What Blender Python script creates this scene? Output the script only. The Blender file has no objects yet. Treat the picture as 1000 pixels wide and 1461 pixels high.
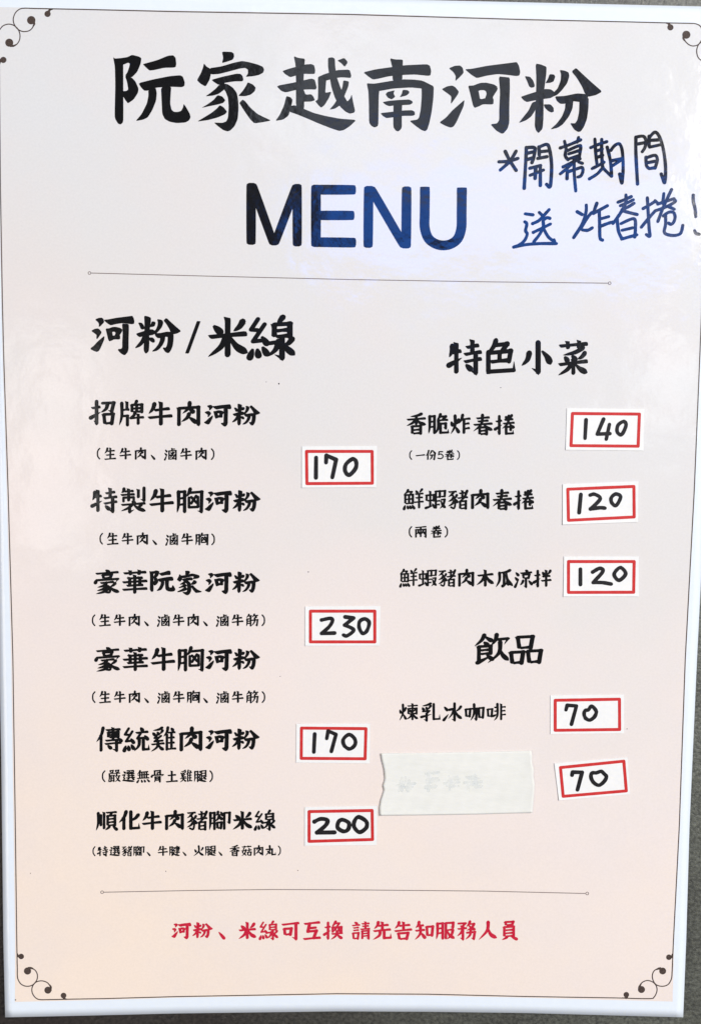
import bpy, math, random
import numpy as np
from mathutils import Vector, Matrix
from mathutils.geometry import delaunay_2d_cdt

random.seed(7)
scene = bpy.context.scene
COL = scene.collection

# ------------------------------------------------------------------ camera
FPX = 1600.0                       # focal length in photo pixels (photo 1000 x 1461)
RV = np.array([9.71884455e-02, -2.71698639e-02, 1.03770404e-02])
TV = np.array([4.03986073e-04, 4.98456755e-03, 3.29169846e-01])
def rodrigues(r):
    t = float(np.linalg.norm(r)); k = r / t
    K = np.array([[0, -k[2], k[1]], [k[2], 0, -k[0]], [-k[1], k[0], 0]])
    return np.eye(3) + math.sin(t) * K + (1 - math.cos(t)) * K @ K
S3 = np.diag([1.0, -1.0, -1.0])
RW = S3 @ rodrigues(RV) @ S3       # world -> camera
TW = S3 @ TV
CAM = -RW.T @ TW                   # camera position
m4 = np.eye(4); m4[:3, :3] = RW.T; m4[:3, 3] = CAM
cam_data = bpy.data.cameras.new('camera')
cam = bpy.data.objects.new('camera', cam_data); COL.objects.link(cam)
cam.matrix_world = Matrix(m4.tolist())
cam_data.sensor_fit = 'VERTICAL'; cam_data.sensor_height = 24.0
cam_data.lens = FPX / 1461.0 * 24.0
cam_data.clip_start = 0.01; cam_data.clip_end = 50
scene.camera = cam

def ray(px, py):
    d = RW.T @ np.array([(px - 500.0) / FPX, -(py - 730.5) / FPX, -1.0])
    return d
def curl(x, y):
    """height of the sheet above the table: flat, with the lower corners lifting a little"""
    b = max(0.0, (-y - 0.055) / 0.095)
    a = min(1.3, abs(x) / 0.1)
    return 0.0007 + 0.0022 * (a ** 2.2) * b * b * (1.0 if x > 0 else 0.8)
def surf(px, py, off=0.0):
    """the point of the sheet (plus off) that is seen at a pixel of the photograph"""
    d = ray(px, py); z = 0.001
    for _ in range(6):
        t = (z - CAM[2]) / d[2]
        p = CAM + d * t
        z = curl(p[0], p[1]) + off
    return (float(p[0]), float(p[1]), float(z))

# ------------------------------------------------------------------ light
world = bpy.data.worlds.new('World'); scene.world = world; world.use_nodes = True
bg = world.node_tree.nodes['Background']
bg.inputs[0].default_value = (0.93, 0.96, 1.0, 1); bg.inputs[1].default_value = 0.07
def area(name, loc, target, sx, sy, power, color):
    l = bpy.data.lights.new(name, 'AREA'); l.shape = 'RECTANGLE'
    l.size = sx; l.size_y = sy; l.energy = power; l.color = color
    o = bpy.data.objects.new(name, l); COL.objects.link(o)
    z = (Vector(loc) - Vector(target)).normalized()          # the lamp's width stays level
    x = (Vector((1, 0, 0)) - z * z.x).normalized(); y = z.cross(x)
    o.matrix_world = Matrix(((x.x, y.x, z.x, loc[0]), (x.y, y.y, z.y, loc[1]), (x.z, y.z, z.z, loc[2]), (0, 0, 0, 1)))
    return o
def mirror_point(px, py, dist):
    p = np.array(surf(px, py)); d = ray(px, py); d = d / np.linalg.norm(d)
    r = d * np.array([1, 1, -1])
    return p, p + r * dist
area('ceiling_lamp', (1.5, 0.9, 1.9), (0, 0, 0), 1.3, 1.3, 83, (1.0, 0.965, 0.915))
area('side_lamp', (-1.7, -0.5, 1.6), (0, 0, 0), 1.2, 1.2, 17, (1.0, 0.90, 0.80))
t, p = mirror_point(712, 318, 1.3)
area('blue_glare_lamp', tuple(p), tuple(t), 0.53, 0.115, 1.35, (0.012, 0.21, 1.0))  # unseen lamp added at the mirror angle, for blue glare on MENU
t, p = mirror_point(455, 125, 1.6)
area('pale_glare_lamp', tuple(p), tuple(t), 0.17, 0.20, 0.20, (0.80, 0.88, 1.0))  # added lamp, one of a pair spaced to mottle the title's glare
t, p = mirror_point(665, 140, 1.6)
area('pale_glare_lamp', tuple(p), tuple(t), 0.30, 0.24, 0.30, (0.78, 0.86, 1.0))  # second added lamp of the pair, greys the right of the title
t, p = mirror_point(75, 640, 1.5)
area('left_glare_lamp', tuple(p), tuple(t), 0.10, 0.34, 0.26, (1.0, 0.97, 0.95))  # small unseen lamp added for the hazy patch by the left edge
t, p = mirror_point(965, 545, 1.5)
area('right_glare_lamp', tuple(p), tuple(t), 0.10, 0.16, 0.16, (0.85, 0.93, 1.0))  # small unseen lamp added for the pale patch by the right edge

scene.view_settings.view_transform = 'Standard'
scene.view_settings.look = 'None'
scene.view_settings.exposure = 0.0
scene.view_settings.gamma = 1.0
scene.view_settings.use_curve_mapping = False

# ------------------------------------------------------------------ materials
def new_mat(name):
    m = bpy.data.materials.new(name); m.use_nodes = True
    nt = m.node_tree; b = nt.nodes['Principled BSDF']
    return m, nt, b
def noise(nt, scale, detail=3.0, rough=0.55, vec=None):
    n = nt.nodes.new('ShaderNodeTexNoise'); n.inputs['Scale'].default_value = scale
    n.inputs['Detail'].default_value = detail; n.inputs['Roughness'].default_value = rough
    if vec is None:
        g = nt.nodes.new('ShaderNodeNewGeometry'); vec = g.outputs['Position']
    nt.links.new(vec, n.inputs['Vector'])
    return n
def ramp(nt, fac, stops):
    r = nt.nodes.new('ShaderNodeValToRGB')
    while len(r.color_ramp.elements) < len(stops): r.color_ramp.elements.new(0.5)
    for e, (p, c) in zip(r.color_ramp.elements, stops):
        e.position = p; e.color = (*c, 1)
    nt.links.new(fac, r.inputs['Fac'])
    return r
def mix(nt, fac, a, b, mode='MIX'):
    n = nt.nodes.new('ShaderNodeMix'); n.data_type = 'RGBA'; n.blend_type = mode
    for s, v in ((n.inputs['Factor'], fac), (n.inputs['A'], a), (n.inputs['B'], b)):
        if hasattr(v, 'is_linked'): nt.links.new(v, s)
        elif isinstance(v, (int, float)): s.default_value = v
        else: s.default_value = (*v, 1)
    return n.outputs['Result']
def math_n(nt, op, a, b=0.0, c=None, clamp=False):
    n = nt.nodes.new('ShaderNodeMath'); n.operation = op; n.use_clamp = clamp
    for s, v in zip(n.inputs, (a, b, c)):
        if v is None: continue
        if hasattr(v, 'is_linked'): nt.links.new(v, s)
        else: s.default_value = v
    return n.outputs[0]
def laminate(nt, b, rough=0.12, amt=1.0):
    """the glossy film over the sheet: a clear coat with slow ripples and a fine orange peel"""
    b.inputs['Coat Weight'].default_value = amt
    b.inputs['Coat IOR'].default_value = 1.5
    n1 = noise(nt, 38, 2.0); n2 = noise(nt, 900, 2.0); n3 = noise(nt, 120, 3.0)
    h = math_n(nt, 'MULTIPLY', n1.outputs['Fac'], 0.00030)
    h = math_n(nt, 'MULTIPLY_ADD', n3.outputs['Fac'], 0.00014, h)
    h = math_n(nt, 'MULTIPLY_ADD', n2.outputs['Fac'], 0.000010, h)
    bp = nt.nodes.new('ShaderNodeBump'); bp.inputs['Strength'].default_value = 1.0
    bp.inputs['Distance'].default_value = 1.0
    nt.links.new(h, bp.inputs['Height']); nt.links.new(bp.outputs[0], b.inputs['Coat Normal'])
    n4 = noise(nt, 60, 4.0)
    nt.links.new(math_n(nt, 'MULTIPLY_ADD', n4.outputs['Fac'], 0.14, rough - 0.07), b.inputs['Coat Roughness'])

def paper_mat():
    m, nt, b = new_mat('white_sheet_margin')
    n = noise(nt, 400, 3)
    r = ramp(nt, n.outputs['Fac'], [(0.3, (0.79, 0.87, 0.965)), (0.7, (0.81, 0.89, 0.975))])
    nt.links.new(r.outputs[0], b.inputs['Base Color']); b.inputs['Roughness'].default_value = 0.6
    b.inputs['Specular IOR Level'].default_value = 0.2
    laminate(nt, b); return m
def print_mat():
    m, nt, b = new_mat('printed_watercolour_ground')
    g = nt.nodes.new('ShaderNodeNewGeometry'); sp = nt.nodes.new('ShaderNodeSeparateXYZ')
    nt.links.new(g.outputs['Position'], sp.inputs[0])
    # the printed wash: grey white in the middle and top, peach towards the foot and the left foot corner
    fy = math_n(nt, 'MULTIPLY_ADD', sp.outputs['Y'], -3.9, 0.44)
    fx = math_n(nt, 'MULTIPLY_ADD', sp.outputs['X'], -1.7, fy)
    n0 = noise(nt, 12, 4, 0.6)
    f = math_n(nt, 'MULTIPLY_ADD', n0.outputs['Fac'], 0.7, math_n(nt, 'SUBTRACT', fx, 0.38))
    r = ramp(nt, f, [(0.0, (0.755, 0.768, 0.785)), (0.35, (0.78, 0.758, 0.748)),
                     (0.65, (0.87, 0.79, 0.755)), (1.0, (0.925, 0.80, 0.695))])
    n1 = noise(nt, 26, 5, 0.62)
    blot = ramp(nt, n1.outputs['Fac'], [(0.45, (0, 0, 0)), (0.72, (1, 1, 1))])
    c = mix(nt, math_n(nt, 'MULTIPLY', blot.outputs[0], 0.35), r.outputs[0], (0.815, 0.745, 0.735))
    n2 = noise(nt, 1500, 3, 0.6)
    gr = ramp(nt, n2.outputs['Fac'], [(0.3, (0.955, 0.955, 0.955)), (0.7, (1, 1, 1))])
    c = mix(nt, 1.0, c, gr.outputs[0], 'MULTIPLY')
    nt.links.new(c, b.inputs['Base Color']); b.inputs['Roughness'].default_value = 0.6
    b.inputs['Specular IOR Level'].default_value = 0.2
    laminate(nt, b); return m
def ink_mat(name, dark, light, coat=1.0, scale=2600):
    m, nt, b = new_mat(name)
    n = noise(nt, scale, 3, 0.7)
    r = ramp(nt, n.outputs['Fac'], [(0.42, dark), (0.72, light)])
    nt.links.new(r.outputs[0], b.inputs['Base Color']); b.inputs['Roughness'].default_value = 0.6
    b.inputs['Specular IOR Level'].default_value = 0.1
    laminate(nt, b, amt=coat); return m
def plain_paper(name, a, c):
    m, nt, b = new_mat(name)
    n = noise(nt, 700, 4, 0.6)
    r = ramp(nt, n.outputs['Fac'], [(0.3, a), (0.7, c)])
    nt.links.new(r.outputs[0], b.inputs['Base Color']); b.inputs['Roughness'].default_value = 0.55
    b.inputs['Specular IOR Level'].default_value = 0.25
    bp = nt.nodes.new('ShaderNodeBump'); bp.inputs['Strength'].default_value = 0.25
    bp.inputs['Distance'].default_value = 0.0001
    nt.links.new(n.outputs['Fac'], bp.inputs['Height']); nt.links.new(bp.outputs[0], b.inputs['Normal'])
    return m
def tape_mat():
    m, nt, b = new_mat('white_paper_tape')
    mp = nt.nodes.new('ShaderNodeMapping'); g = nt.nodes.new('ShaderNodeNewGeometry')
    nt.links.new(g.outputs['Position'], mp.inputs[0]); mp.inputs['Scale'].default_value = (0.35, 1.0, 1.0)
    n = noise(nt, 420, 5, 0.65, mp.outputs[0])
    r = ramp(nt, n.outputs['Fac'], [(0.3, (0.77, 0.785, 0.75)), (0.7, (0.82, 0.83, 0.795))])
    nt.links.new(r.outputs[0], b.inputs['Base Color']); b.inputs['Roughness'].default_value = 0.5
    b.inputs['Specular IOR Level'].default_value = 0.3
    bp = nt.nodes.new('ShaderNodeBump'); bp.inputs['Strength'].default_value = 0.5
    bp.inputs['Distance'].default_value = 0.0002
    nt.links.new(n.outputs['Fac'], bp.inputs['Height']); nt.links.new(bp.outputs[0], b.inputs['Normal'])
    return m
def table_mat():
    m, nt, b = new_mat('dark_grained_table')
    n = noise(nt, 900, 4, 0.6); n2 = noise(nt, 14, 4, 0.6); n3 = noise(nt, 2600, 2, 0.6)
    r = ramp(nt, n2.outputs['Fac'], [(0.3, (0.050, 0.050, 0.045)), (0.7, (0.135, 0.145, 0.125))])
    sc = ramp(nt, n.outputs['Fac'], [(0.35, (0.55, 0.55, 0.55)), (0.68, (1.5, 1.5, 1.45))])
    g = nt.nodes.new('ShaderNodeNewGeometry'); sp = nt.nodes.new('ShaderNodeSeparateXYZ')
    nt.links.new(g.outputs['Position'], sp.inputs[0])
    side = math_n(nt, 'MULTIPLY_ADD', sp.outputs['X'], 5.0, 0.45, True)      # the top is browner on its left half
    c = mix(nt, side, (0.020, 0.015, 0.014), r.outputs[0])
    c = mix(nt, 1.0, c, sc.outputs[0], 'MULTIPLY')
    nt.links.new(c, b.inputs['Base Color']); b.inputs['Roughness'].default_value = 0.38
    b.inputs['Specular IOR Level'].default_value = 0.6
    h = math_n(nt, 'MULTIPLY_ADD', n3.outputs['Fac'], 0.4, n.outputs['Fac'])
    bp = nt.nodes.new('ShaderNodeBump'); bp.inputs['Strength'].default_value = 0.6
    bp.inputs['Distance'].default_value = 0.0004
    nt.links.new(h, bp.inputs['Height']); nt.links.new(bp.outputs[0], b.inputs['Normal'])
    return m
M_paper = paper_mat(); M_print = print_mat()
M_ink = ink_mat('black_printed_ink', (0.0012, 0.0012, 0.0015), (0.0055, 0.0055, 0.007))
M_marker = ink_mat('black_marker_ink', (0.001, 0.0015, 0.003), (0.003, 0.004, 0.007), 1.0)
M_red = ink_mat('red_printed_ink', (0.52, 0.008, 0.035), (0.68, 0.04, 0.08), 0.8)
M_brown = ink_mat('brown_printed_ink', (0.060, 0.042, 0.036), (0.11, 0.085, 0.075), 0.8)
M_hair = ink_mat('grey_hairline_ink', (0.17, 0.13, 0.12), (0.25, 0.20, 0.19), 0.8)
M_sticker = plain_paper('white_sticker_paper', (0.82, 0.84, 0.845), (0.87, 0.88, 0.875))
M_border = plain_paper('red_sticker_ink', (0.55, 0.024, 0.026), (0.62, 0.040, 0.038))
M_pen = plain_paper('black_pen_ink', (0.006, 0.006, 0.007), (0.014, 0.014, 0.016))
M_tape = tape_mat(); M_table = table_mat()

# ------------------------------------------------------------------ object helpers
def make(name, verts, faces, mat, parent=None, smooth=False, label=None):
    me = bpy.data.meshes.new(name)
    if parent is not None:
        L = parent.location
        verts = [(v[0] - L.x, v[1] - L.y, v[2] - L.z) for v in verts]
    me.from_pydata(verts, [], faces); me.materials.append(mat)
    if smooth:
        for pl in me.polygons: pl.use_smooth = True
    me.update()
    o = bpy.data.objects.new(name, me); COL.objects.link(o)
    if parent is not None: o.parent = parent
    if label: o['label'] = label
    return o
def thing(name, loc, label, cat, group=None):
    o = bpy.data.objects.new(name, None); o.empty_display_size = 0.01
    o.location = loc; COL.objects.link(o)
    o['label'] = label; o['category'] = cat
    if group: o['group'] = group
    return o
def lerp_poly(pts, t):
    """point at parameter t along a polyline by length"""
    pts = [np.array(p, float) for p in pts]
    d = [np.linalg.norm(b - a) for a, b in zip(pts, pts[1:])]; s = t * sum(d)
    for i, l in enumerate(d):
        if s <= l or i == len(d) - 1: return pts[i] + (pts[i + 1] - pts[i]) * (s / l)
        s -= l
def coons(top, right, bottom, left, nu, nv):
    """grid of pixel positions between four edge polylines (left and right run downwards)"""
    T = [lerp_poly(top, i / nu) for i in range(nu + 1)]; B = [lerp_poly(bottom, i / nu) for i in range(nu + 1)]
    Lf = [lerp_poly(left, j / nv) for j in range(nv + 1)]; Rt = [lerp_poly(right, j / nv) for j in range(nv + 1)]
    g = []
    for j in range(nv + 1):
        v = j / nv
        for i in range(nu + 1):
            u = i / nu
            p = (1 - v) * T[i] + v * B[i] + (1 - u) * Lf[j] + u * Rt[j]
            p = p - ((1 - u) * (1 - v) * T[0] + u * (1 - v) * T[-1] + (1 - u) * v * B[0] + u * v * B[-1])
            g.append(p)
    return g
def sheet_mesh(grid, nu, nv, off, thick):
    n = (nu + 1) * (nv + 1)
    top = [surf(p[0], p[1], off(p) if callable(off) else off) for p in grid]
    verts = list(top); faces = []
    idx = lambda i, j: j * (nu + 1) + i
    for j in range(nv):
        for i in range(nu):
            faces.append((idx(i, j), idx(i, j + 1), idx(i + 1, j + 1), idx(i + 1, j)))
    if thick:
        verts += [(v[0], v[1], v[2] - thick) for v in top]
        for f in list(faces): faces.append(tuple(k + n for k in reversed(f)))
        rim = [idx(i, 0) for i in range(nu)] + [idx(nu, j) for j in range(nv)] + \
              [idx(i, nv) for i in range(nu, 0, -1)] + [idx(0, j) for j in range(nv, 0, -1)]
        for a, b in zip(rim, rim[1:] + rim[:1]): faces.append((a, b, b + n, a + n))
    return verts, faces

# ------------------------------------------------------------------ flat ink shapes
def ccw(p):
    a = sum(p[i][0] * p[(i + 1) % len(p)][1] - p[(i + 1) % len(p)][0] * p[i][1] for i in range(len(p)))
    return p if a > 0 else p[::-1]
def hull(p):
    p = sorted(set((float(a), float(b)) for a, b in p))
    if len(p) < 3: return p
    def half(q):
        o = []
        for a in q:
            while len(o) > 1 and (o[-1][0] - o[-2][0]) * (a[1] - o[-2][1]) - (o[-1][1] - o[-2][1]) * (a[0] - o[-2][0]) <= 0: o.pop()
            o.append(a)
        return o[:-1]
    return half(p) + half(p[::-1])
def union(polys):
    """one flat triangulation of overlapping outlines"""
    V = []; F = []
    for p in polys:
        if len(p) == 4: p = hull(p)
        q = []
        for a in p:
            if not q or abs(a[0] - q[-1][0]) + abs(a[1] - q[-1][1]) > 1e-4: q.append(a)
        if len(q) < 3: continue
        q = ccw(q); s = len(V); V += [Vector((float(a[0]), float(a[1]))) for a in q]; F.append(list(range(s, s + len(q))))
    if not F: return [], []
    area2 = lambda p: abs(sum(p[i][0] * p[(i + 1) % len(p)][1] - p[(i + 1) % len(p)][0] * p[i][1] for i in range(len(p))))
    total = sum(area2([V[i] for i in f]) for f in F)
    biggest = max(area2([V[i] for i in f]) for f in F)
    rng = random.Random(11)
    for attempt in range(8):
        r = delaunay_2d_cdt(V, [], F, 0, 1e-5)
        vs = [(v.x, v.y) for v in r[0]]
        fs = [tuple(f) for f, o in zip(r[2], r[5]) if o]
        got = sum(area2([vs[i] for i in f]) for f in fs)
        if biggest * 0.98 <= got <= total * 1.02: break
        e = 0.004 * (attempt + 1)
        V = [Vector((v.x + rng.uniform(-e, e), v.y + rng.uniform(-e, e))) for v in V]
    else: print('UNION PROBLEM', got / total)
    return vs, fs
def chaikin(p, r=0.14):
    o = []
    for i in range(len(p)):
        a = np.array(p[i], float); b = np.array(p[(i + 1) % len(p)], float)
        o += [tuple(a + (b - a) * r), tuple(b - (b - a) * r)]
    return o
def disc(c, r, n=12):
    return [(c[0] + r * math.cos(2 * math.pi * k / n), c[1] + r * math.sin(2 * math.pi * k / n)) for k in range(n)]
def catmull(pts, k=5, closed=False):
    P = [np.array(p, float) for p in pts]; n = len(P); out = []
    for i in range(n if closed else n - 1):
        if closed: a, b, c, d = P[i - 1], P[i], P[(i + 1) % n], P[(i + 2) % n]
        else: a, b, c, d = P[max(0, i - 1)], P[i], P[i + 1], P[min(n - 1, i + 2)]
        for j in range(k):
            t = j / k
            out.append(0.5 * (2 * b + (c - a) * t + (2 * a - 5 * b + 4 * c - d) * t * t + (3 * b - a - 3 * c + d) * t ** 3))
    if not closed: out.append(P[-1])
    return out
def pen(pts, w, smooth=True, closed=False, jit=0.0, ends=True):
    """round-tipped pen line: list of outlines"""
    P = catmull(pts, 6, closed) if smooth and len(pts) > 2 else [np.array(p, float) for p in pts]
    if closed: P = P + [P[0]]
    n = len(P); W = [w * (1 + jit * random.uniform(-1, 1)) for _ in P]
    for i in range(1, n - 1): W[i] = (W[i - 1] + W[i] * 2 + W[i + 1]) / 4
    out = []
    for i in range(n - 1):
        d = P[i + 1] - P[i]; l = np.linalg.norm(d)
        if l < 1e-6: continue
        m = np.array([-d[1], d[0]]) / l
        out.append([tuple(P[i] + m * W[i] / 2), tuple(P[i] - m * W[i] / 2), tuple(P[i + 1] - m * W[i + 1] / 2), tuple(P[i + 1] + m * W[i + 1] / 2)])
        if ends or i > 0: out.append(disc(P[i], W[i] / 2, 10))
    if ends: out.append(disc(P[-1], W[-1] / 2, 10))
    return out
def taper(pts, widths, k=6):
    """brush line with given widths at its points"""
    n = len(pts)
    if n > 2: P = catmull(pts, k)
    else:
        a, b = np.array(pts[0], float), np.array(pts[1], float); P = [a + (b - a) * i / k for i in range(k + 1)]
    m = len(P); L = []; R = []
    for i in range(m):
        t = P[min(m - 1, i + 1)] - P[max(0, i - 1)]; t = t / (np.linalg.norm(t) + 1e-9)
        nn = np.array([t[1], -t[0]])
        w = float(np.interp(i / (m - 1), np.linspace(0, 1, len(widths)), widths))
        L.append(P[i] + nn * w / 2); R.append(P[i] - nn * w / 2)
    out = []
    for i in range(m - 1): out.append([tuple(L[i]), tuple(L[i + 1]), tuple(R[i + 1]), tuple(R[i])])
    return out

# ------------------------------------------------------------------ brush lettering
TR = {}   # outlines traced stroke by stroke, 0..1000
TR['阮'] = '''55,92 75,108 172,108 170,180 172,800 165,840 140,862 110,850 80,800 72,760 80,400 75,200|75,108 140,103 215,92 270,65 350,85 378,105 368,170 330,260 268,325 190,303 215,270 240,200 245,165 225,155 170,180|190,303 268,325 310,370 345,450 338,500 290,575 225,620 200,590 165,535 165,480 205,478 228,460 215,380|395,175 405,168 560,125 680,75 740,70 768,100 775,170 768,205 740,212 640,213 520,240 470,245 430,210|343,388 500,348 700,308 820,298 850,315 872,380 868,420 840,435 720,430 540,440 450,475 410,475 375,440|455,470 540,440 553,500 545,590 500,700 450,780 400,805 310,822 380,740 440,620 458,530|600,432 718,430 712,500 705,620 720,690 745,715 790,718 830,705 850,670 860,625 885,660 930,740 938,780 920,815 880,838 780,845 700,830 645,800 615,740 608,600'''
TR['家'] = '''335,68 445,72 470,90 475,125 460,160 400,182 335,200 350,140|130,203 160,240 200,262 213,310 195,390 150,468 90,435 50,395 95,315 120,250|190,258 330,237 470,195 565,175 640,188 740,215 800,240 817,275 805,310 760,335 690,350 605,357 632,320 632,275 600,255 540,262 400,300 300,325 210,330|215,390 340,355 500,320 545,322 570,345 580,390 570,408 480,408 370,425 300,450 250,420|300,450 370,425 365,500 300,550 240,570 145,580 210,535 265,490|340,430 400,440 460,480 505,540 520,620 525,720 515,840 480,920 430,970 400,980 350,965 290,920 242,878 340,882 385,865 405,820 412,700 405,600 380,530 345,480|285,565 340,580 375,625 350,655 290,672 200,690 100,712 170,670 240,620|310,680 350,700 395,755 370,785 290,820 180,850 50,868 130,820 220,765 280,715|630,418 690,445 720,480 710,520 665,560 600,578 520,575 570,520 610,460|570,615 600,635 660,710 740,780 820,820 897,855 800,875 705,888 660,845 600,760 555,690 533,655'''
TR['越'] = '''120,250 200,222 380,175 450,170 482,185 495,240 490,280 470,285 360,282 280,300 210,322 150,285|250,80 300,100 378,110 370,200 362,340 365,480 370,680 330,720 275,660 275,330 270,180|50,420 270,378 450,335 490,350 512,440 500,462 440,460 280,465 160,495 110,480|165,535 215,550 237,580 215,680 190,760 130,805 40,820 90,750 140,640|325,480 365,470 385,520 450,515 475,545 492,585 440,600 375,600 330,610|205,650 260,640 340,672 480,730 620,765 780,795 965,808 890,880 820,925 770,935 690,910 560,860 420,800 300,750 200,715|522,320 600,285 740,240 885,233 905,300 900,330 800,322 720,330 620,360 540,380|525,320 620,350 615,420 608,500 680,485 650,560 600,640 562,670 530,640 495,595 525,575 528,450|640,100 690,93 718,110 722,200 740,320 775,420 815,520 860,600 895,560 910,515 925,600 948,700 940,725 890,738 840,715 780,660 720,560 680,440 655,300 640,200|815,355 880,370 870,430 830,530 780,640 720,680 655,692 710,630 770,530 805,430|745,130 825,100 860,140 862,160 830,203 790,160'''
TR['南'] = '''105,225 250,190 430,165 560,145 830,132 865,150 880,210 872,260 840,265 700,250 560,255 400,270 280,298 215,308 160,270|410,65 470,78 558,80 555,150 550,320 500,330 440,320 440,180|145,350 180,355 290,420 282,500 278,810 270,840 235,855 200,838 172,800 170,600 165,450|145,350 230,355 440,320 560,305 680,308 780,320 910,385 900,440 770,410 650,398 450,410 285,440 170,440|770,400 840,350 910,385 905,520 885,680 860,800 835,880 810,898 770,885 700,835 632,778 720,765 742,740 760,650 772,500|360,475 380,450 440,435 465,432 450,465 470,505 430,535 385,515|555,425 610,428 630,445 628,465 600,490 520,510 545,470|325,565 400,550 520,540 630,535 665,555 670,575 640,595 550,600 450,605 400,612 360,595|300,690 440,675 560,660 660,657 692,675 695,710 670,722 560,722 440,740 370,748 330,725|450,560 550,560 545,700 545,860 520,890 500,900 475,890 447,850'''
TR['河'] = '''160,178 230,150 290,147 320,175 330,230 300,265 235,328 240,270 215,225|78,418 140,385 200,375 235,395 275,445 265,475 235,520 183,590 190,500 145,465|340,538 330,610 290,700 250,790 215,845 180,857 120,835 52,798 130,740 200,660 280,590|343,190 420,185 600,150 800,125 900,112 935,108 960,150 975,220 965,262 930,268 830,255 720,245 600,262 480,292 420,255|380,378 440,375 500,440 515,520 520,607 500,615 455,632 435,600 405,470|420,382 440,375 520,345 590,343 680,365 720,395 600,450 560,428 515,430 490,445|580,430 720,395 712,430 660,510 672,540 668,592 570,585 575,520 592,470|500,515 530,532 575,520 665,520 672,540 668,592 550,590 500,615 470,600|730,272 800,278 855,285 857,400 850,600 850,800 830,870 785,922 760,925 700,890 635,818 710,808 735,770 735,650 745,450'''
TR['粉'] = '''230,85 290,95 355,122 352,200 335,330 320,450 320,700 310,830 262,880 235,850 220,800 225,650 235,450 238,250|105,228 165,235 200,275 220,330 215,355 180,362 155,345 135,290|390,205 440,210 455,235 435,290 400,305 340,310 370,260|60,465 130,440 240,405 330,375 400,378 440,405 470,440 400,480 320,490 200,510 130,525 95,505|190,530 250,510 225,620 180,690 120,735 35,765 90,695 150,620|320,550 400,550 435,590 438,635 410,645 370,625 335,590|505,158 560,165 605,185 615,230 590,310 530,390 480,440 440,460 430,420 480,370 515,280 520,210|640,175 690,133 760,200 880,310 990,405 920,445 830,465 790,425 760,350 700,250|450,460 560,455 700,425 800,432 835,470 740,525 660,515 560,545 510,545 470,510|570,520 660,510 650,600 610,690 540,780 480,820 395,838 470,770 530,690 565,600|730,470 835,470 832,600 815,720 780,810 745,860 715,867 670,840 622,765 680,768 705,730 725,640'''

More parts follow.
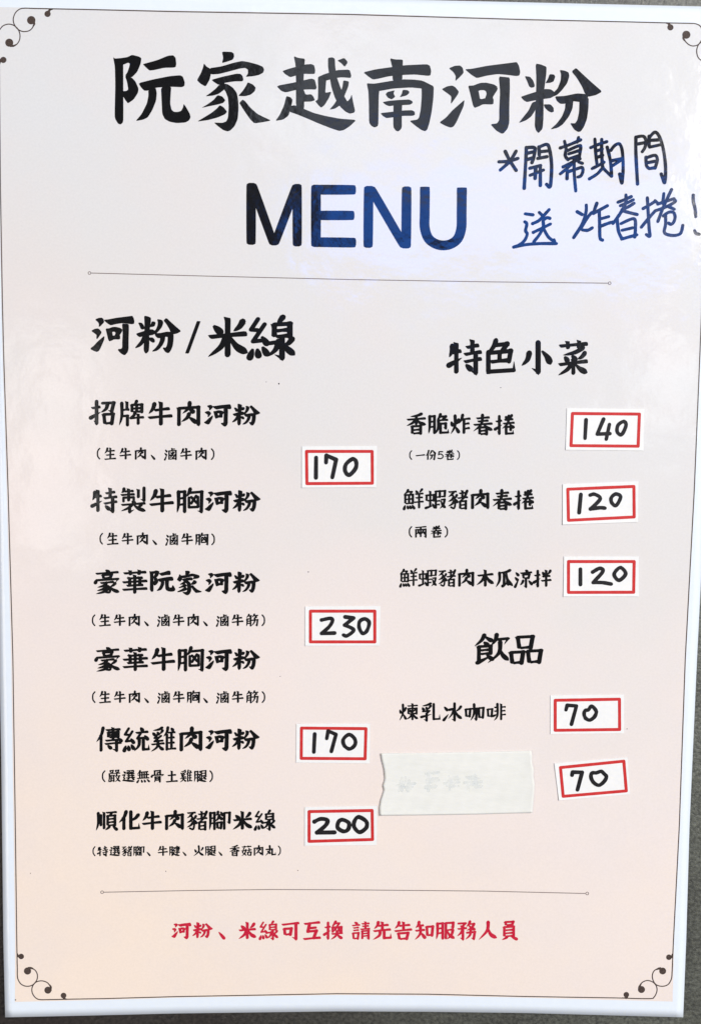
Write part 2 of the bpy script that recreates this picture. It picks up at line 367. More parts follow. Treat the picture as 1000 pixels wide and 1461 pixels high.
# strokes on a 0..100 square: h level, v upright, p left-falling, n right-falling, d dot,
# t rising, z turn, k turn with hook, l even line, s smooth even line, @ component in a box
G = {
'shui': 'd 20 8 75 26;d 2 38 60 56;t 8 98 45 76 90 50',
'nv': 'p 26 10 22 28 4 46;h 16 32 94 28;v 56 0 56 100;t 0 72 98 50',
'mi': 'v 50 2 50 98;d 16 20 32 36;p 86 14 78 26 64 36;h 4 46 96 44;p 46 48 34 72 4 94;n 54 48 72 74 98 90',
'si': 'l 48 0 12 26 46 28;l 82 14 22 56 84 54;d 66 44 92 62;d 22 74 6 96;d 44 74 50 92;d 70 70 92 88',
'yue': 'p 18 4 18 60 2 98;k 18 5 88 5 88 94 68 86;h 20 34 86 34;h 20 62 86 62',
'ri': 'v 8 2 8 100;z 8 4 92 4 92 100;h 10 50 90 50;h 10 94 90 94',
'mu': 'v 8 0 8 100;z 8 2 92 2 92 100;h 8 34 90 34;h 8 66 90 66;h 8 97 92 97',
'kou': 'v 8 4 18 98;z 8 6 94 6 82 96;h 14 90 84 90',
'cao': 'h 0 52 100 50;v 30 0 32 100;v 70 0 68 100',
'shou': 'h 4 28 96 24;k 58 0 58 94 30 82;t 0 70 98 46',
'huo': 'd 6 30 20 50;p 94 22 84 36 70 48;p 52 0 50 56 2 98;d 58 60 92 88',
'ren': 'p 84 0 60 30 2 58;v 58 32 58 100',
'zhi': 'd 8 8 22 20;l 2 38 20 36 10 60 18 66 6 84;n 2 84 34 86 98 96',
'juan': 'd 26 4 36 16;p 74 2 68 10 60 18;h 16 24 86 22;h 6 42 96 40;p 52 4 44 42 2 68;n 56 42 74 58 98 66;k 32 60 68 60 66 76 54 74;k 32 60 32 94 84 94 84 76',
'zhui': 'p 34 0 26 20 0 38;v 26 26 26 100;d 58 2 72 12;h 26 22 94 22;h 30 44 88 44;h 30 66 88 66;h 28 92 100 92;v 62 22 62 90',
'shij': 'h 2 8 96 8;p 60 10 44 22 4 34;s 38 20 74 44 78 74 66 94 34 88;p 60 38 40 50 2 58;p 68 56 44 72 2 82;p 96 26 86 36 74 42;d 78 44 98 62',
'米': '@mi 0 0 100 100', '月': '@yue 0 0 100 100',
'招': '@shou 2 2 42 98;k 48 10 92 10 84 46 70 40;p 68 12 62 34 42 48;@kou 50 54 92 98',
'牌': 'p 12 6 12 60 2 98;v 32 0 32 36;h 12 34 42 34;z 14 60 34 60 34 98;p 70 0 66 8 58 14;@ri 48 14 94 46;v 70 14 70 48;p 64 48 58 60 44 66;h 40 70 99 68;v 76 52 76 99',
'牛': 'p 28 8 22 28 6 48;h 24 34 88 30;h 2 64 98 60;v 53 0 53 99',
'肉': 'v 12 22 12 98;k 12 24 88 22 88 92 74 84;p 54 2 50 24 26 46;n 52 28 62 36 74 46;p 52 48 44 64 22 80;d 52 62 76 82',
'製': 'p 14 0 12 10 4 16;h 12 11 52 11;h 0 25 56 25;v 32 0 32 54;l 12 52 12 37 52 37 52 50;v 70 4 70 42;k 92 0 92 52 78 46;d 44 52 54 60;h 2 66 98 64;p 46 66 32 80 2 92;k 36 76 36 97 54 88;p 82 68 74 76 60 82;n 52 68 70 84 99 96',
'胸': '@yue 0 6 34 98;p 52 0 46 18 36 32;k 48 16 97 14 95 96 80 92;l 75 30 56 60;l 56 34 76 58;l 47 36 47 76 82 76;l 82 34 82 76',
'豪': 'd 44 0 56 9;h 4 14 96 12;@kou 30 20 70 36;d 10 38 4 52;k 8 42 94 40 84 54;h 22 54 78 52;p 48 54 36 66 12 72;s 42 62 60 74 60 94 42 92;p 50 68 34 80 10 86;p 54 80 36 92 6 99;p 82 58 74 66 62 72;n 58 70 76 86 99 96',
'華': '@cao 4 0 96 22;h 18 34 82 34;h 0 49 100 48;h 16 64 84 64;h 0 80 100 80;v 50 20 50 100;v 30 28 30 64;v 70 28 70 64',
'傳': '@ren 0 0 32 100;h 36 10 96 10;v 66 0 66 54;@ri 44 20 90 42;h 34 54 90 54;d 86 46 98 58;h 32 68 100 66;k 80 56 80 98 62 90;d 44 74 56 86',
'統': '@si 0 2 42 98;d 66 0 74 12;h 46 22 98 20;l 68 24 54 46 88 44;d 82 34 94 50;p 62 52 60 76 42 98;k 78 50 78 93 99 93 99 74',
'雞': 'p 44 0 30 7 8 10;d 6 18 14 28;d 24 16 30 26;p 46 12 42 18 36 26;l 26 28 14 42 32 40;l 40 34 14 56 46 54;h 0 68 54 66;p 28 54 24 80 0 98;n 30 70 38 84 52 94;@zhui 50 0 100 98',
'順': 'p 10 8 10 60 0 98;v 23 14 23 78;v 38 4 38 94;h 46 8 100 8;p 74 10 70 18 62 24;@mu 52 24 94 76;p 64 80 58 88 44 98;d 80 80 98 97',
'化': '@ren 0 2 42 98;p 94 22 78 40 48 54;k 58 4 58 90 97 90 97 66',
'豬': '@shij 0 0 46 100;h 54 18 92 16;v 72 2 72 42;h 46 42 100 40;p 96 6 80 42 46 68;@ri 58 58 92 99',
'腳': '@yue 0 4 28 98;p 42 4 40 14 32 24;d 54 4 64 22;p 48 22 42 40 30 52;n 48 24 54 36 66 48;@kou 36 58 60 92;k 72 12 98 12 96 64 84 58;v 72 12 72 100',
'生': 'p 28 4 22 26 6 46;h 24 28 88 26;v 52 0 52 92;h 14 60 84 58;h 2 94 98 92',
'滷': '@shui 0 4 24 98;v 60 0 60 20;h 60 10 84 10;v 36 22 36 98;z 36 24 92 24 92 98;h 36 92 92 92;l 52 40 78 76;l 78 38 50 78;d 62 32 68 40;d 62 76 68 84;d 44 54 50 62;d 78 54 84 62',
'筋': 'p 24 0 18 12 2 26;h 18 12 48 12;d 30 16 38 26;p 68 0 62 12 50 24;h 62 12 98 12;d 74 16 82 26;@yue 2 34 42 99;k 46 50 94 48 88 96 72 88;p 70 32 68 66 44 98',
'嚴': '@kou 14 0 42 18;@kou 58 0 86 18;h 4 26 96 26;p 10 28 10 70 0 99;h 16 42 56 42;v 24 42 24 88;v 46 42 46 99;h 26 56 46 56;h 26 70 46 70;t 14 92 56 82;p 70 32 66 46 56 56;h 66 48 98 48;p 88 50 80 76 54 99;n 66 56 78 80 100 98',
'選': '@zhi 0 0 100 100;l 38 4 56 4 56 18 38 18 38 30 60 30;l 68 4 88 4 88 18 68 18 68 30 92 30;h 34 46 96 46;v 52 36 52 62;v 78 36 78 62;h 28 63 100 62;p 52 66 48 72 38 80;d 74 66 90 78',
'無': 'p 26 2 20 16 4 30;h 22 14 92 14;h 4 38 98 38;h 0 66 100 66;v 24 18 24 66;v 42 18 42 66;v 60 18 60 66;v 78 18 78 66;d 18 76 4 98;d 36 78 42 96;d 58 78 66 96;d 80 76 98 96',
'骨': 'v 28 2 28 36;z 28 4 72 4 72 36;l 50 34 50 20 72 20;d 10 36 4 52;k 8 40 96 40 84 54;@yue 24 54 76 100',
'土': 'h 16 42 84 40;v 50 4 50 92;h 2 94 98 92',
'腿': '@yue 0 4 32 98;d 40 6 50 16;l 36 36 48 34 40 60 46 66 38 84;n 34 86 54 86 99 98;z 58 6 92 6 92 46;h 58 26 90 26;h 58 46 90 46;v 58 4 58 78;t 54 80 74 68;p 94 52 84 60 76 66;n 70 50 80 66 99 80',
'腱': '@yue 0 4 30 98;l 36 18 50 18 38 46 50 46 36 88;n 36 62 54 86 99 98;z 58 14 90 14 90 38;h 50 26 100 26;h 58 38 88 38;h 56 52 94 52;h 52 67 98 66;v 74 0 74 86',
'火': 'd 12 32 24 56;p 90 22 82 38 70 52;p 50 2 50 56 2 98;n 50 46 66 76 99 98',
'香': 'p 76 0 54 8 20 12;h 2 26 98 24;v 50 8 50 56;p 46 28 32 44 2 58;n 54 28 70 46 99 56;@ri 26 60 76 100',
'菇': '@cao 4 0 96 20;l 26 24 12 66 46 94;p 44 40 34 76 2 99;h 0 50 54 46;h 54 46 100 44;v 76 26 76 62;@kou 58 64 96 99',
'丸': 'k 10 36 66 36 66 90 97 90 97 68;p 42 2 42 50 2 98;d 20 50 44 74',
'色': 'p 34 0 24 20 2 40;z 30 14 72 12 54 34;k 8 34 8 92 95 92 95 66;z 8 36 84 34 78 64;h 12 62 78 62;v 46 36 46 62',
'小': 'k 54 2 54 97 34 84;p 26 34 20 56 2 74;n 68 32 84 52 94 76',
'菜': '@cao 2 0 98 24;p 82 22 56 34 16 40;d 20 44 30 56;d 44 42 56 54;p 88 38 78 48 64 54;h 0 66 98 62;v 50 54 50 99;p 44 66 30 82 0 97;n 58 70 74 84 97 95',
'飲': 'p 28 0 20 18 0 38;n 30 6 42 16 54 24;d 26 24 36 34;z 12 40 46 40 46 66;h 14 53 44 53;h 14 66 44 66;v 12 40 12 96;t 8 97 48 74;d 34 70 50 86;p 64 0 60 20 48 38;k 62 18 97 16 86 36;p 74 26 70 66 38 99;n 72 50 82 74 99 94',
'品': '@kou 20 0 74 46;@kou 0 54 44 99;@kou 52 52 99 99',
'線': '@si 0 2 42 98;p 74 0 68 8 62 14;@ri 52 16 92 48;k 72 50 72 99 56 90;l 46 62 62 60;p 64 58 58 78 40 94;p 94 54 86 64 76 68;n 74 62 84 78 100 94',
'特': '@nv 0 6 40 98;h 50 22 90 18;v 70 0 70 42;h 44 42 98 38;h 44 64 98 58;k 80 46 80 98 62 90;d 50 72 64 86',
'脆': '@yue 0 4 34 98;p 60 0 54 16 42 30;z 56 12 86 12 72 28;h 44 30 98 30;p 50 30 48 70 34 99;k 60 48 86 48 86 72 74 68;k 60 48 60 94 98 94 98 76',
'炸': '@huo 0 4 42 98;p 60 2 54 24 40 46;h 54 24 99 22;v 66 24 66 99;h 66 48 94 46;h 66 72 96 70',
'春': 'h 16 16 84 14;h 22 32 78 30;h 2 48 98 46;p 48 0 42 46 2 82;n 54 48 72 66 99 80;@ri 30 62 72 99',
'捲': '@shou 0 4 36 98;@juan 34 0 100 100',
'卷': '@juan 0 0 100 100',
'一': 'h 4 54 96 50',
'份': '@ren 0 2 34 98;p 58 6 50 24 34 42;n 70 4 82 24 99 42;k 42 50 88 50 82 96 66 88;p 62 52 56 76 38 98',
'5': 'l 78 8 34 8 28 46;s 28 46 54 36 80 54 80 78 54 94 20 88',
'鮮': 'p 22 0 16 12 0 24;l 20 10 42 10 32 24;v 8 26 8 70;z 8 26 46 26 46 70;v 27 26 27 70;h 8 48 46 48;h 8 70 46 70;d 8 78 2 98;d 18 80 22 94;d 30 80 36 94;d 42 78 52 96;d 60 4 68 16;p 92 0 86 8 78 18;h 56 24 99 22;h 58 43 96 42;h 50 65 100 64;v 77 22 77 99',
'蝦': 'v 4 24 4 56;z 4 26 40 26 40 56;h 4 54 40 54;v 22 4 22 88;t 0 92 40 80;d 32 70 44 90;v 50 6 50 99;z 50 8 70 8 70 38;h 50 38 70 38;h 52 58 72 58;h 52 77 70 77;z 76 8 96 8 94 36;h 76 36 96 36;h 74 52 96 52;p 94 52 88 78 70 99;n 76 58 84 80 100 97',
'兩': 'h 2 10 98 8;v 10 28 10 99;k 10 30 92 30 92 97 76 88;v 50 10 50 97;p 32 36 28 54 16 70;d 30 46 42 64;p 72 36 66 54 56 70;d 70 46 84 66',
'木': 'h 4 32 96 28;v 50 0 50 99;p 46 32 32 62 2 86;n 54 32 70 62 99 84',
'瓜': 'p 82 4 56 14 16 16;p 22 16 22 60 2 98;v 48 16 48 88;t 40 94 68 74;d 60 66 72 84;n 62 14 68 60 99 97',
'涼': '@shui 0 4 26 98;d 60 0 70 9;h 30 18 99 16;@kou 44 26 86 50;k 64 54 64 99 50 92;p 48 62 42 76 30 88;d 78 62 96 84',
'拌': '@shou 0 4 38 98;d 48 10 58 26;p 94 6 88 16 76 30;h 46 38 94 36;h 40 62 100 60;v 70 0 70 99',
'煉': '@huo 0 4 36 98;h 42 14 99 14;v 70 0 70 99;v 48 28 48 62;z 48 30 92 30 92 62;d 56 36 62 48;p 86 34 82 40 76 50;h 48 60 92 60;p 66 62 58 78 38 92;n 74 62 84 80 100 92',
'乳': 'p 50 0 30 8 4 12;d 4 20 12 34;d 24 18 30 30;p 50 14 44 22 38 34;l 8 44 44 42 28 58;k 28 56 28 98 12 90;t 0 76 56 62;k 66 4 66 92 98 92 98 66',
'冰': 'd 4 16 20 36;t 2 94 28 60;k 60 0 60 98 44 90;p 32 36 54 34 46 62 26 88;p 94 20 84 34 66 48;n 64 46 78 72 100 92',
'咖': '@kou 0 28 28 76;k 30 30 62 30 58 94 46 86;p 47 4 46 60 28 98;@kou 70 24 99 88',
'啡': '@kou 0 28 28 76;p 54 2 54 70 36 99;h 36 22 54 22;h 36 44 54 44;t 32 72 54 62;v 74 2 74 99;h 74 22 99 22;h 74 44 97 44;h 74 67 100 66',
'可': 'h 2 14 98 10;@kou 14 36 58 74;k 80 14 80 98 58 86',
'互': 'h 6 10 94 6;z 38 10 28 54 74 52 60 92;l 32 36 70 34;h 2 94 98 92',
'換': '@shou 0 4 36 98;p 62 0 54 14 42 28;l 56 10 82 10 70 26;v 46 30 46 62;z 46 32 92 32 92 62;p 62 34 60 44 54 54;d 74 34 84 52;h 38 68 100 66;p 70 54 62 80 36 99;n 70 68 82 86 100 97',
'請': 'd 16 0 28 9;h 2 19 46 18;h 8 33 40 32;h 8 47 40 46;@kou 6 60 40 96;h 54 12 97 12;h 56 26 94 26;h 46 42 100 42;v 75 0 75 42;v 58 52 58 99;k 58 53 92 53 92 97 78 90;h 58 67 92 67;h 58 81 92 81',
'先': 'p 30 2 26 20 8 38;h 26 22 86 20;v 52 0 52 48;h 2 50 98 46;p 40 50 36 76 2 98;k 62 50 62 92 97 92 97 68',
'告': 'p 28 2 24 18 6 36;h 24 22 88 20;v 52 0 52 48;h 2 50 98 46;@kou 20 62 80 99',
'知': 'p 22 0 18 18 4 32;h 20 22 48 20;h 0 48 54 46;p 28 20 28 66 0 98;d 34 62 52 88;@kou 60 26 98 82',
'服': '@yue 0 4 40 98;k 52 8 92 8 90 34 76 30;v 52 6 52 99;h 54 48 92 46;p 90 48 82 76 58 99;n 60 54 74 78 100 97',
'務': 'l 6 8 46 8 28 24;d 16 20 32 32;h 0 38 52 36;k 30 38 30 97 14 88;p 28 42 20 60 0 78;p 68 0 62 14 50 28;h 62 14 96 14;p 90 14 78 34 50 50;n 62 22 78 38 99 48;k 52 62 94 60 88 98 74 92;p 72 50 68 76 44 99',
'人': 'p 52 2 46 50 2 98;n 50 34 66 72 99 94',
'員': '@kou 26 0 76 20;@mu 20 28 80 82;p 40 84 34 90 12 100;d 62 84 90 99',
'、': 'd 12 58 40 92', '（': 's 88 6 72 30 72 70 88 94', '）': 's 12 6 28 30 28 70 12 94',
}
def parse(spec, box=(0, 0, 100, 100)):
    out = []
    x0, y0, x1, y1 = box
    fx = lambda x: x0 + (x1 - x0) * x / 100.0
    fy = lambda y: y0 + (y1 - y0) * y / 100.0
    for s in spec.split(';'):
        t = s.split()
        if t[0][0] == '@':
            b = [float(v) for v in t[1:5]]
            out += parse(G[t[0][1:]], (fx(b[0]), fy(b[1]), fx(b[2]), fy(b[3])))
        else:
            v = [float(q) for q in t[1:]]
            out.append((t[0], [(fx(v[i]), fy(v[i + 1])) for i in range(0, len(v), 2)]))
    return out
def local(p0, p1, pts):
    p0 = np.array(p0); p1 = np.array(p1); d = p1 - p0; L = np.linalg.norm(d); d = d / L
    n = np.array([d[1], -d[0]])
    return [tuple(p0 + d * a + n * b) for a, b in pts]
def brush(code, P, W):
    seg = lambda a, b: math.hypot(b[0] - a[0], b[1] - a[1])
    if code == 'h':
        L = seg(*P[:2]); w = W * 0.82; e = min(w, L * 0.35)
        return [chaikin(local(P[0], P[1], [(-.1 * w, .34 * w), (.5 * L, .40 * w), (L - .6 * e, .56 * w), (L - .1 * e, .46 * w), (L + .08 * e, 0), (L, -.44 * w), (L - .35 * e, -.5 * w), (.5 * L, -.38 * w), (.6 * e, -.52 * w), (.25 * e, -.25 * w)]), .12)]
    if code == 'v':
        L = seg(*P[:2]); w = W; e = min(w, L * 0.4)
        return [chaikin(local(P[0], P[1], [(-.12 * e, -.64 * w), (.02 * e, 0), (.14 * e, .5 * w), (.5 * L, .44 * w), (L - .4 * e, .5 * w), (L - .05 * e, .22 * w), (L + .02 * e, -.12 * w), (L - .25 * e, -.48 * w), (.5 * L, -.44 * w), (.6 * e, -.44 * w)]), .12)]
    if code == 'p':
        o = taper(P, [1.12 * W, 1.0 * W, .9 * W, .62 * W, .08 * W]); o.append(disc(P[0], .5 * W, 8)); return o
    if code == 'n':
        return taper(P, [.45 * W, .7 * W, .95 * W, 1.25 * W, 1.2 * W, .12 * W])+[disc(P[0], .24 * W, 8)]
    if code == 'd':
        o = taper(P, [.35 * W, .85 * W, 1.15 * W, 1.2 * W], 5); o.append(disc(P[-1], .6 * W, 10)); return o
    if code == 't':
        o = taper(P, [1.15 * W, .95 * W, .6 * W, .1 * W]); o.append(disc(P[0], .56 * W, 8)); return o
    if code in 'ls':
        return pen(P, W * 0.78, code == 's')
    out = []                                            # z and k
    n = len(P) - 1
    def sw(a, b):
        dx, dy = abs(b[0] - a[0]), abs(b[1] - a[1])
        return W * (0.8 if dx > dy else 0.98)
    for i in range(n):
        a, b = P[i], P[i + 1]; L = seg(a, b); w = sw(a, b)
        if code == 'k' and i == n - 1:
            wp = sw(P[i - 1], P[i])
            out.append(local(a, b, [(-.4 * wp, .5 * wp), (-.3 * wp, -.5 * wp), (L, -.05 * W), (L, .05 * W)])); continue
        out.append(local(a, b, [(0, w / 2), (L, w / 2), (L, -w / 2), (0, -w / 2)]))
        if i: out.append(chaikin([(a[0] - .5 * W, a[1] - .42 * W), (a[0] + .2 * W, a[1] - .52 * W), (a[0] + .58 * W, a[1] - .2 * W), (a[0] + .45 * W, a[1] + .45 * W), (a[0] - .4 * W, a[1] + .45 * W)], .15))
        else: out.append(disc(a, w / 2, 8))
        if i == n - 1 and code == 'z': out.append(disc(b, w / 2, 8))
        if i == n - 2 and code == 'k': out.append(disc(b, w / 2, 8))
    return out
CACHE = {}
def glyph(ch, weight):
    key = (ch, round(weight, 3))
    if key in CACHE: return CACHE[key]
    if ch in TR:
        polys = []
        for s in TR[ch].split('|'):
            p = [tuple(float(v) / 10 for v in q.split(',')) for q in s.split()]
            polys.append(chaikin(p, .14))
            if weight > 1.0: polys += pen(polys[-1], (weight - 1.0) * 30, False, True)
        vs, fs = union(polys)
    else:
        st = parse(G[ch])
        W = max(10.2, min(15.0, 16.2 - 0.36 * len(st))) * weight
        if ch in '（）、5': W = 12 * weight if ch != '、' else 12.5 * weight
        polys = []
        for code, P in st:
            if ch not in '（）、5': P = [(x, y - 0.055 * (x - 50)) for x, y in P]
            polys += brush(code, P, W)
        vs, fs = union(polys)
    CACHE[key] = (vs, fs)
    return CACHE[key]

INK = 0.00007
class Ink:
    """collects flat shapes in photo pixels and lays them on the sheet as one mesh"""
    def __init__(self, off=INK): self.v = []; self.f = []; self.off = off
    def add(self, vs, fs, fn):
        s = len(self.v); self.v += [fn(x, y) for x, y in vs]; self.f += [tuple(i + s for i in f) for f in fs]
    def polys(self, polys):
        vs, fs = union(polys); self.add(vs, fs, lambda x, y: (x, y)); return self
    def char(self, ch, x0, y0, x1, y1, weight=1.0, skew=0.0):
        vs, fs = glyph(ch, weight)
        self.add(vs, fs, lambda x, y: (x0 + (x1 - x0) * x / 100, y0 + (y1 - y0) * y / 100 + skew * (x1 - x0) * (x - 50) / 100))
        return self
    def build(self, name, mat, parent, label=None):
        off = self.off
        vs = [surf(x, y, off(x, y) if callable(off) else off) for x, y in self.v]
        fs = []
        for f in self.f:                                # make every face look up
            a, b, c = (vs[i] for i in f[:3])
            up = (b[0] - a[0]) * (c[1] - a[1]) - (b[1] - a[1]) * (c[0] - a[0])
            fs.append(f if up > 0 else f[::-1])
        return make(name, vs, fs, mat, parent, label=label)

# ------------------------------------------------------------------ table
tv, tf = [], []
tv = [(-0.5, -0.5, 0), (0.5, -0.5, 0), (0.5, 0.5, 0), (-0.5, 0.5, 0), (-0.5, -0.5, -0.03), (0.5, -0.5, -0.03), (0.5, 0.5, -0.03), (-0.5, 0.5, -0.03)]
tf = [(0, 1, 2, 3), (7, 6, 5, 4), (0, 4, 5, 1), (1, 5, 6, 2), (2, 6, 7, 3), (3, 7, 4, 0)]
table = make('table_top', tv, tf, M_table); table['kind'] = 'structure'

# ------------------------------------------------------------------ the laminated menu
menu = thing('menu_sheet', (0, 0, 0), 'laminated white and peach restaurant menu sheet lying on the dark table', 'menu')
top = [(-22, -15), (500, -2.5), (1036, 10)]
bottom = [(8, 1451.5), (125, 1449), (250, 1446), (480, 1443), (610, 1443.6), (750, 1445.4), (974, 1451.5)]
left = [(-22, -15), (-9, 500), (2.4, 1083), (5.4, 1341), (8, 1451.5)]
right = [(1036, 10), (1000, 815), (993.7, 940), (983, 1179), (978.3, 1341), (974, 1451.5)]
g = coons(top, right, bottom, left, 90, 130)
v, f = sheet_mesh(g, 90, 130, 0.0, 0.0004)
make('margin', v, f, M_paper, menu, True, 'white laminated margin')
LEFT = [(-1, 11), (-0.5, 100), (1.2, 265), (4, 429), (6, 511), (12.2, 700), (19, 940), (22.5, 1179), (24.5, 1341), (25.5, 1427)]
RIGHT = [(1014, 36), (1000, 454), (989.8, 700), (977, 940), (968.5, 1179), (960, 1341), (957, 1425)]
top = [(-3, 10), (250, 14.8), (500, 19), (750, 26.3), (1015, 34.5)]
bottom = [(22, 1429.5), (150, 1426.5), (250, 1423.5), (480, 1419.5), (610, 1420.5), (750, 1423.5), (959, 1429)]
pl = [(x - (0 if i else 2) - 1.5 * min(1, y / 900) - 0.8, y) for i, (x, y) in enumerate(LEFT)]
pl[0] = top[0]; pl[-1] = bottom[0]
pr = [(x + 1.0, y) for x, y in RIGHT]; pr[0] = top[-1]; pr[-1] = bottom[-1]
g = coons(top, pr, bottom, pl, 90, 130)
v, f = sheet_mesh(g, 90, 130, 0.00003, 0)
make('printed_ground', v, f, M_print, menu, True, 'pale peach watercolour print')

def dense(pts, step=12):
    out = []
    for a, b in zip(pts, pts[1:]):
        n = max(1, int(math.hypot(b[0] - a[0], b[1] - a[1]) / step))
        out += [(a[0] + (b[0] - a[0]) * i / n, a[1] + (b[1] - a[1]) * i / n) for i in range(n)]
    return out + [pts[-1]]
def line(name, pts, w, mat):
    P = dense(pts); Q = []
    for i in range(len(P)):
        a = np.array(P[max(0, i - 1)]); b = np.array(P[min(len(P) - 1, i + 1)]); d = (b - a) / np.linalg.norm(b - a)
        n = np.array([-d[1], d[0]]) * w / 2; c = np.array(P[i]); Q += [tuple(c + n), tuple(c - n)]
    k = Ink(); k.add(Q, [(2 * i, 2 * i + 1, 2 * i + 3, 2 * i + 2) for i in range(len(P) - 1)], lambda x, y: (x, y))
    return k.build(name, mat, menu)
# frame lines
line('border_line', [(66, 12.4), (120, 13.4), (250, 16.5), (500, 20.6), (750, 28), (900, 31.3), (950, 32.6)], 1.5, M_brown)
line('border_line', [(-0.3, 90)] + LEFT[2:-2] + [(24.6, 1347), (25.1, 1372)], 1.4, M_brown)
line('border_line', [(1012.5, 90)] + RIGHT[1:-2] + [(960.2, 1341), (958.6, 1377)], 1.4, M_brown)
line('border_line', [(95, 1425.7), (150, 1424.8), (250, 1422), (480, 1417.8), (610, 1418.5), (750, 1421.8), (882, 1423.9), (892, 1424.1)], 1.4, M_brown)
def ornament(org, sc, curves, blobs, stems):
    P = []
    for c in curves: P += pen([(org[0] + x / sc, org[1] + y / sc) for x, y in c], 1.5)
    for x, y, r in blobs: P.append(disc((org[0] + x / sc, org[1] + y / sc), r / sc, 18))
    for c in stems:
        q = [(org[0] + x / sc, org[1] + y / sc) for x, y in c]; P += taper(q, [4.4, 3.0, 1.5])
    Ink().polys(P).build('corner_ornament', M_brown, menu)
ornament((0, 0), 8.333, [[(560, 103), (400, 100), (300, 97), (240, 108), (190, 150), (165, 210), (165, 260), (180, 300), (215, 345), (260, 370), (305, 375), (360, 360), (400, 315), (418, 255)],
    [(-3, 760), (-40, 620), (-60, 480), (-40, 400), (0, 355), (40, 308), (100, 287), (160, 297), (210, 335), (235, 380), (243, 430), (235, 480), (210, 520), (175, 545), (130, 553)]],
    [(376, 240, 50), (115, 507, 48), (570, 165, 37), (45, 712, 37)],
    [[(400, 262), (412, 285), (395, 320)], [(130, 535), (165, 545), (200, 528)], [(580, 145), (600, 115), (635, 107)], [(20, 705), (5, 735), (-2, 770)]])
ornament((900, 0), 10, [[(500, 326), (700, 330), (850, 333), (905, 336), (960, 355), (1000, 395), (1018, 460), (1005, 560), (970, 620), (930, 648), (870, 655), (820, 635), (780, 600), (755, 560), (740, 520)],
    [(1125, 900), (1180, 720), (1190, 640), (1150, 590), (1080, 570), (1000, 600), (958, 640), (935, 700), (935, 760), (955, 820), (1000, 862), (1060, 880)]],
    [(785, 495, 58), (1085, 840, 50), (558, 390, 44), (1090, 1090, 40)],
    [[(752, 520), (745, 550), (765, 585)], [(1075, 870), (1050, 885), (1010, 868)], [(545, 360), (530, 335), (490, 326)], [(1100, 1075), (1120, 1060), (1125, 1010)]])
ornament((0, 1341), 8.333, [[(208, 250), (211, 330), (212, 430), (222, 475), (250, 520), (290, 545), (335, 552), (385, 540), (425, 505), (448, 460), (448, 410), (430, 370), (400, 345), (360, 335)],
    [(800, 706), (600, 710), (480, 710), (430, 690), (395, 645), (383, 595), (395, 545), (430, 505), (480, 488), (530, 492), (575, 515), (605, 560), (614, 600)]],
    [(332, 370, 43), (574, 598, 42), (257, 197, 33), (760, 662, 34)],
    [[(340, 340), (375, 335), (405, 348)], [(600, 590), (608, 560), (590, 530)], [(240, 200), (220, 190), (209, 160)], [(765, 680), (770, 700), (800, 706)]])
ornament((880, 1341), 8.333, [[(657, 280), (652, 380), (648, 440), (638, 478), (610, 525), (565, 548), (510, 550), (460, 530), (430, 490), (417, 440), (425, 390), (455, 355), (505, 338)],
    [(60, 690), (200, 697), (400, 698), (435, 683), (462, 640), (473, 590), (460, 540), (420, 500), (360, 483), (310, 498), (275, 530), (258, 575)]],
    [(540, 370, 41), (288, 590, 42), (614, 206, 33), (108, 652, 33)],
    [[(520, 342), (490, 342), (462, 355)], [(265, 580), (265, 555), (285, 522)], [(630, 208), (648, 200), (657, 165)], [(110, 670), (112, 690), (80, 690)]])
# rules with a small ring at either end
for pts in ([(130.4, 389.5), (300, 394), (500, 398.8), (690, 402), (867, 404)], [(148.4, 1273), (272, 1270.6), (386, 1269.1), (500, 1269.6), (690, 1271.4), (835, 1274.8)]):
    r = line('rule_line', pts, 1.05, M_hair)
    for (cx, cy) in ((pts[0][0] - 2.2, pts[0][1]), (pts[-1][0] + 2.2, pts[-1][1])):
        Ink().polys(pen(disc((cx, cy), 2.0, 12), 0.9, False, True)).build('end_ring', M_hair, r)

# ------------------------------------------------------------------ printed words
title = Ink()
for ch, ox, oy in (('阮', 155, 70), ('家', 275, 65), ('越', 388, 70), ('南', 505, 75), ('河', 620, 75), ('粉', 735, 80)):
    title.char(ch, ox, oy, ox + 125, oy + 125)
title.build('title_lettering', M_ink, menu, 'large black brush title 阮家越南河粉')

def menu_word():
    s = 2.7778; q = lambda pts: chaikin(chaikin([(330 + x / s, 240 + y / s) for x, y in pts], .07), .25)
    P = [q([(60, 58), (98, 58), (98, 304), (60, 303)]), q([(243, 62), (280, 62), (280, 310), (243, 310)]),
         q([(62, 58), (100, 58), (188, 306), (152, 306)]), q([(243, 62), (280, 62), (188, 306), (152, 306)]),
         q([(316, 65), (355, 65), (355, 313), (316, 312)]), q([(318, 65), (494, 66), (494, 105), (318, 105)]),
         q([(330, 168), (488, 168), (488, 206), (330, 206)]), q([(318, 273), (495, 275), (494, 315), (318, 312)]),
         q([(525, 70), (563, 70), (561, 316), (523, 315)]), q([(675, 72), (714, 72), (712, 318), (673, 318)]),
         q([(526, 70), (568, 70), (711, 318), (670, 318)])]
    u = [(767, 92), (766, 180), (766, 235), (780, 277), (808, 299), (840, 306), (872, 299), (898, 277), (911, 235), (912, 180), (913, 94)]
    P += pen([(330 + x / s, 240 + y / s) for x, y in u], 39 / s, True, ends=False)
    P += [q([(747, 73), (786, 73), (786, 110), (747, 110)]), q([(893, 76), (933, 76), (933, 110), (893, 110)])]
    return P
Ink().polys(menu_word()).build('menu_lettering', M_ink, menu, 'large sans serif word MENU')

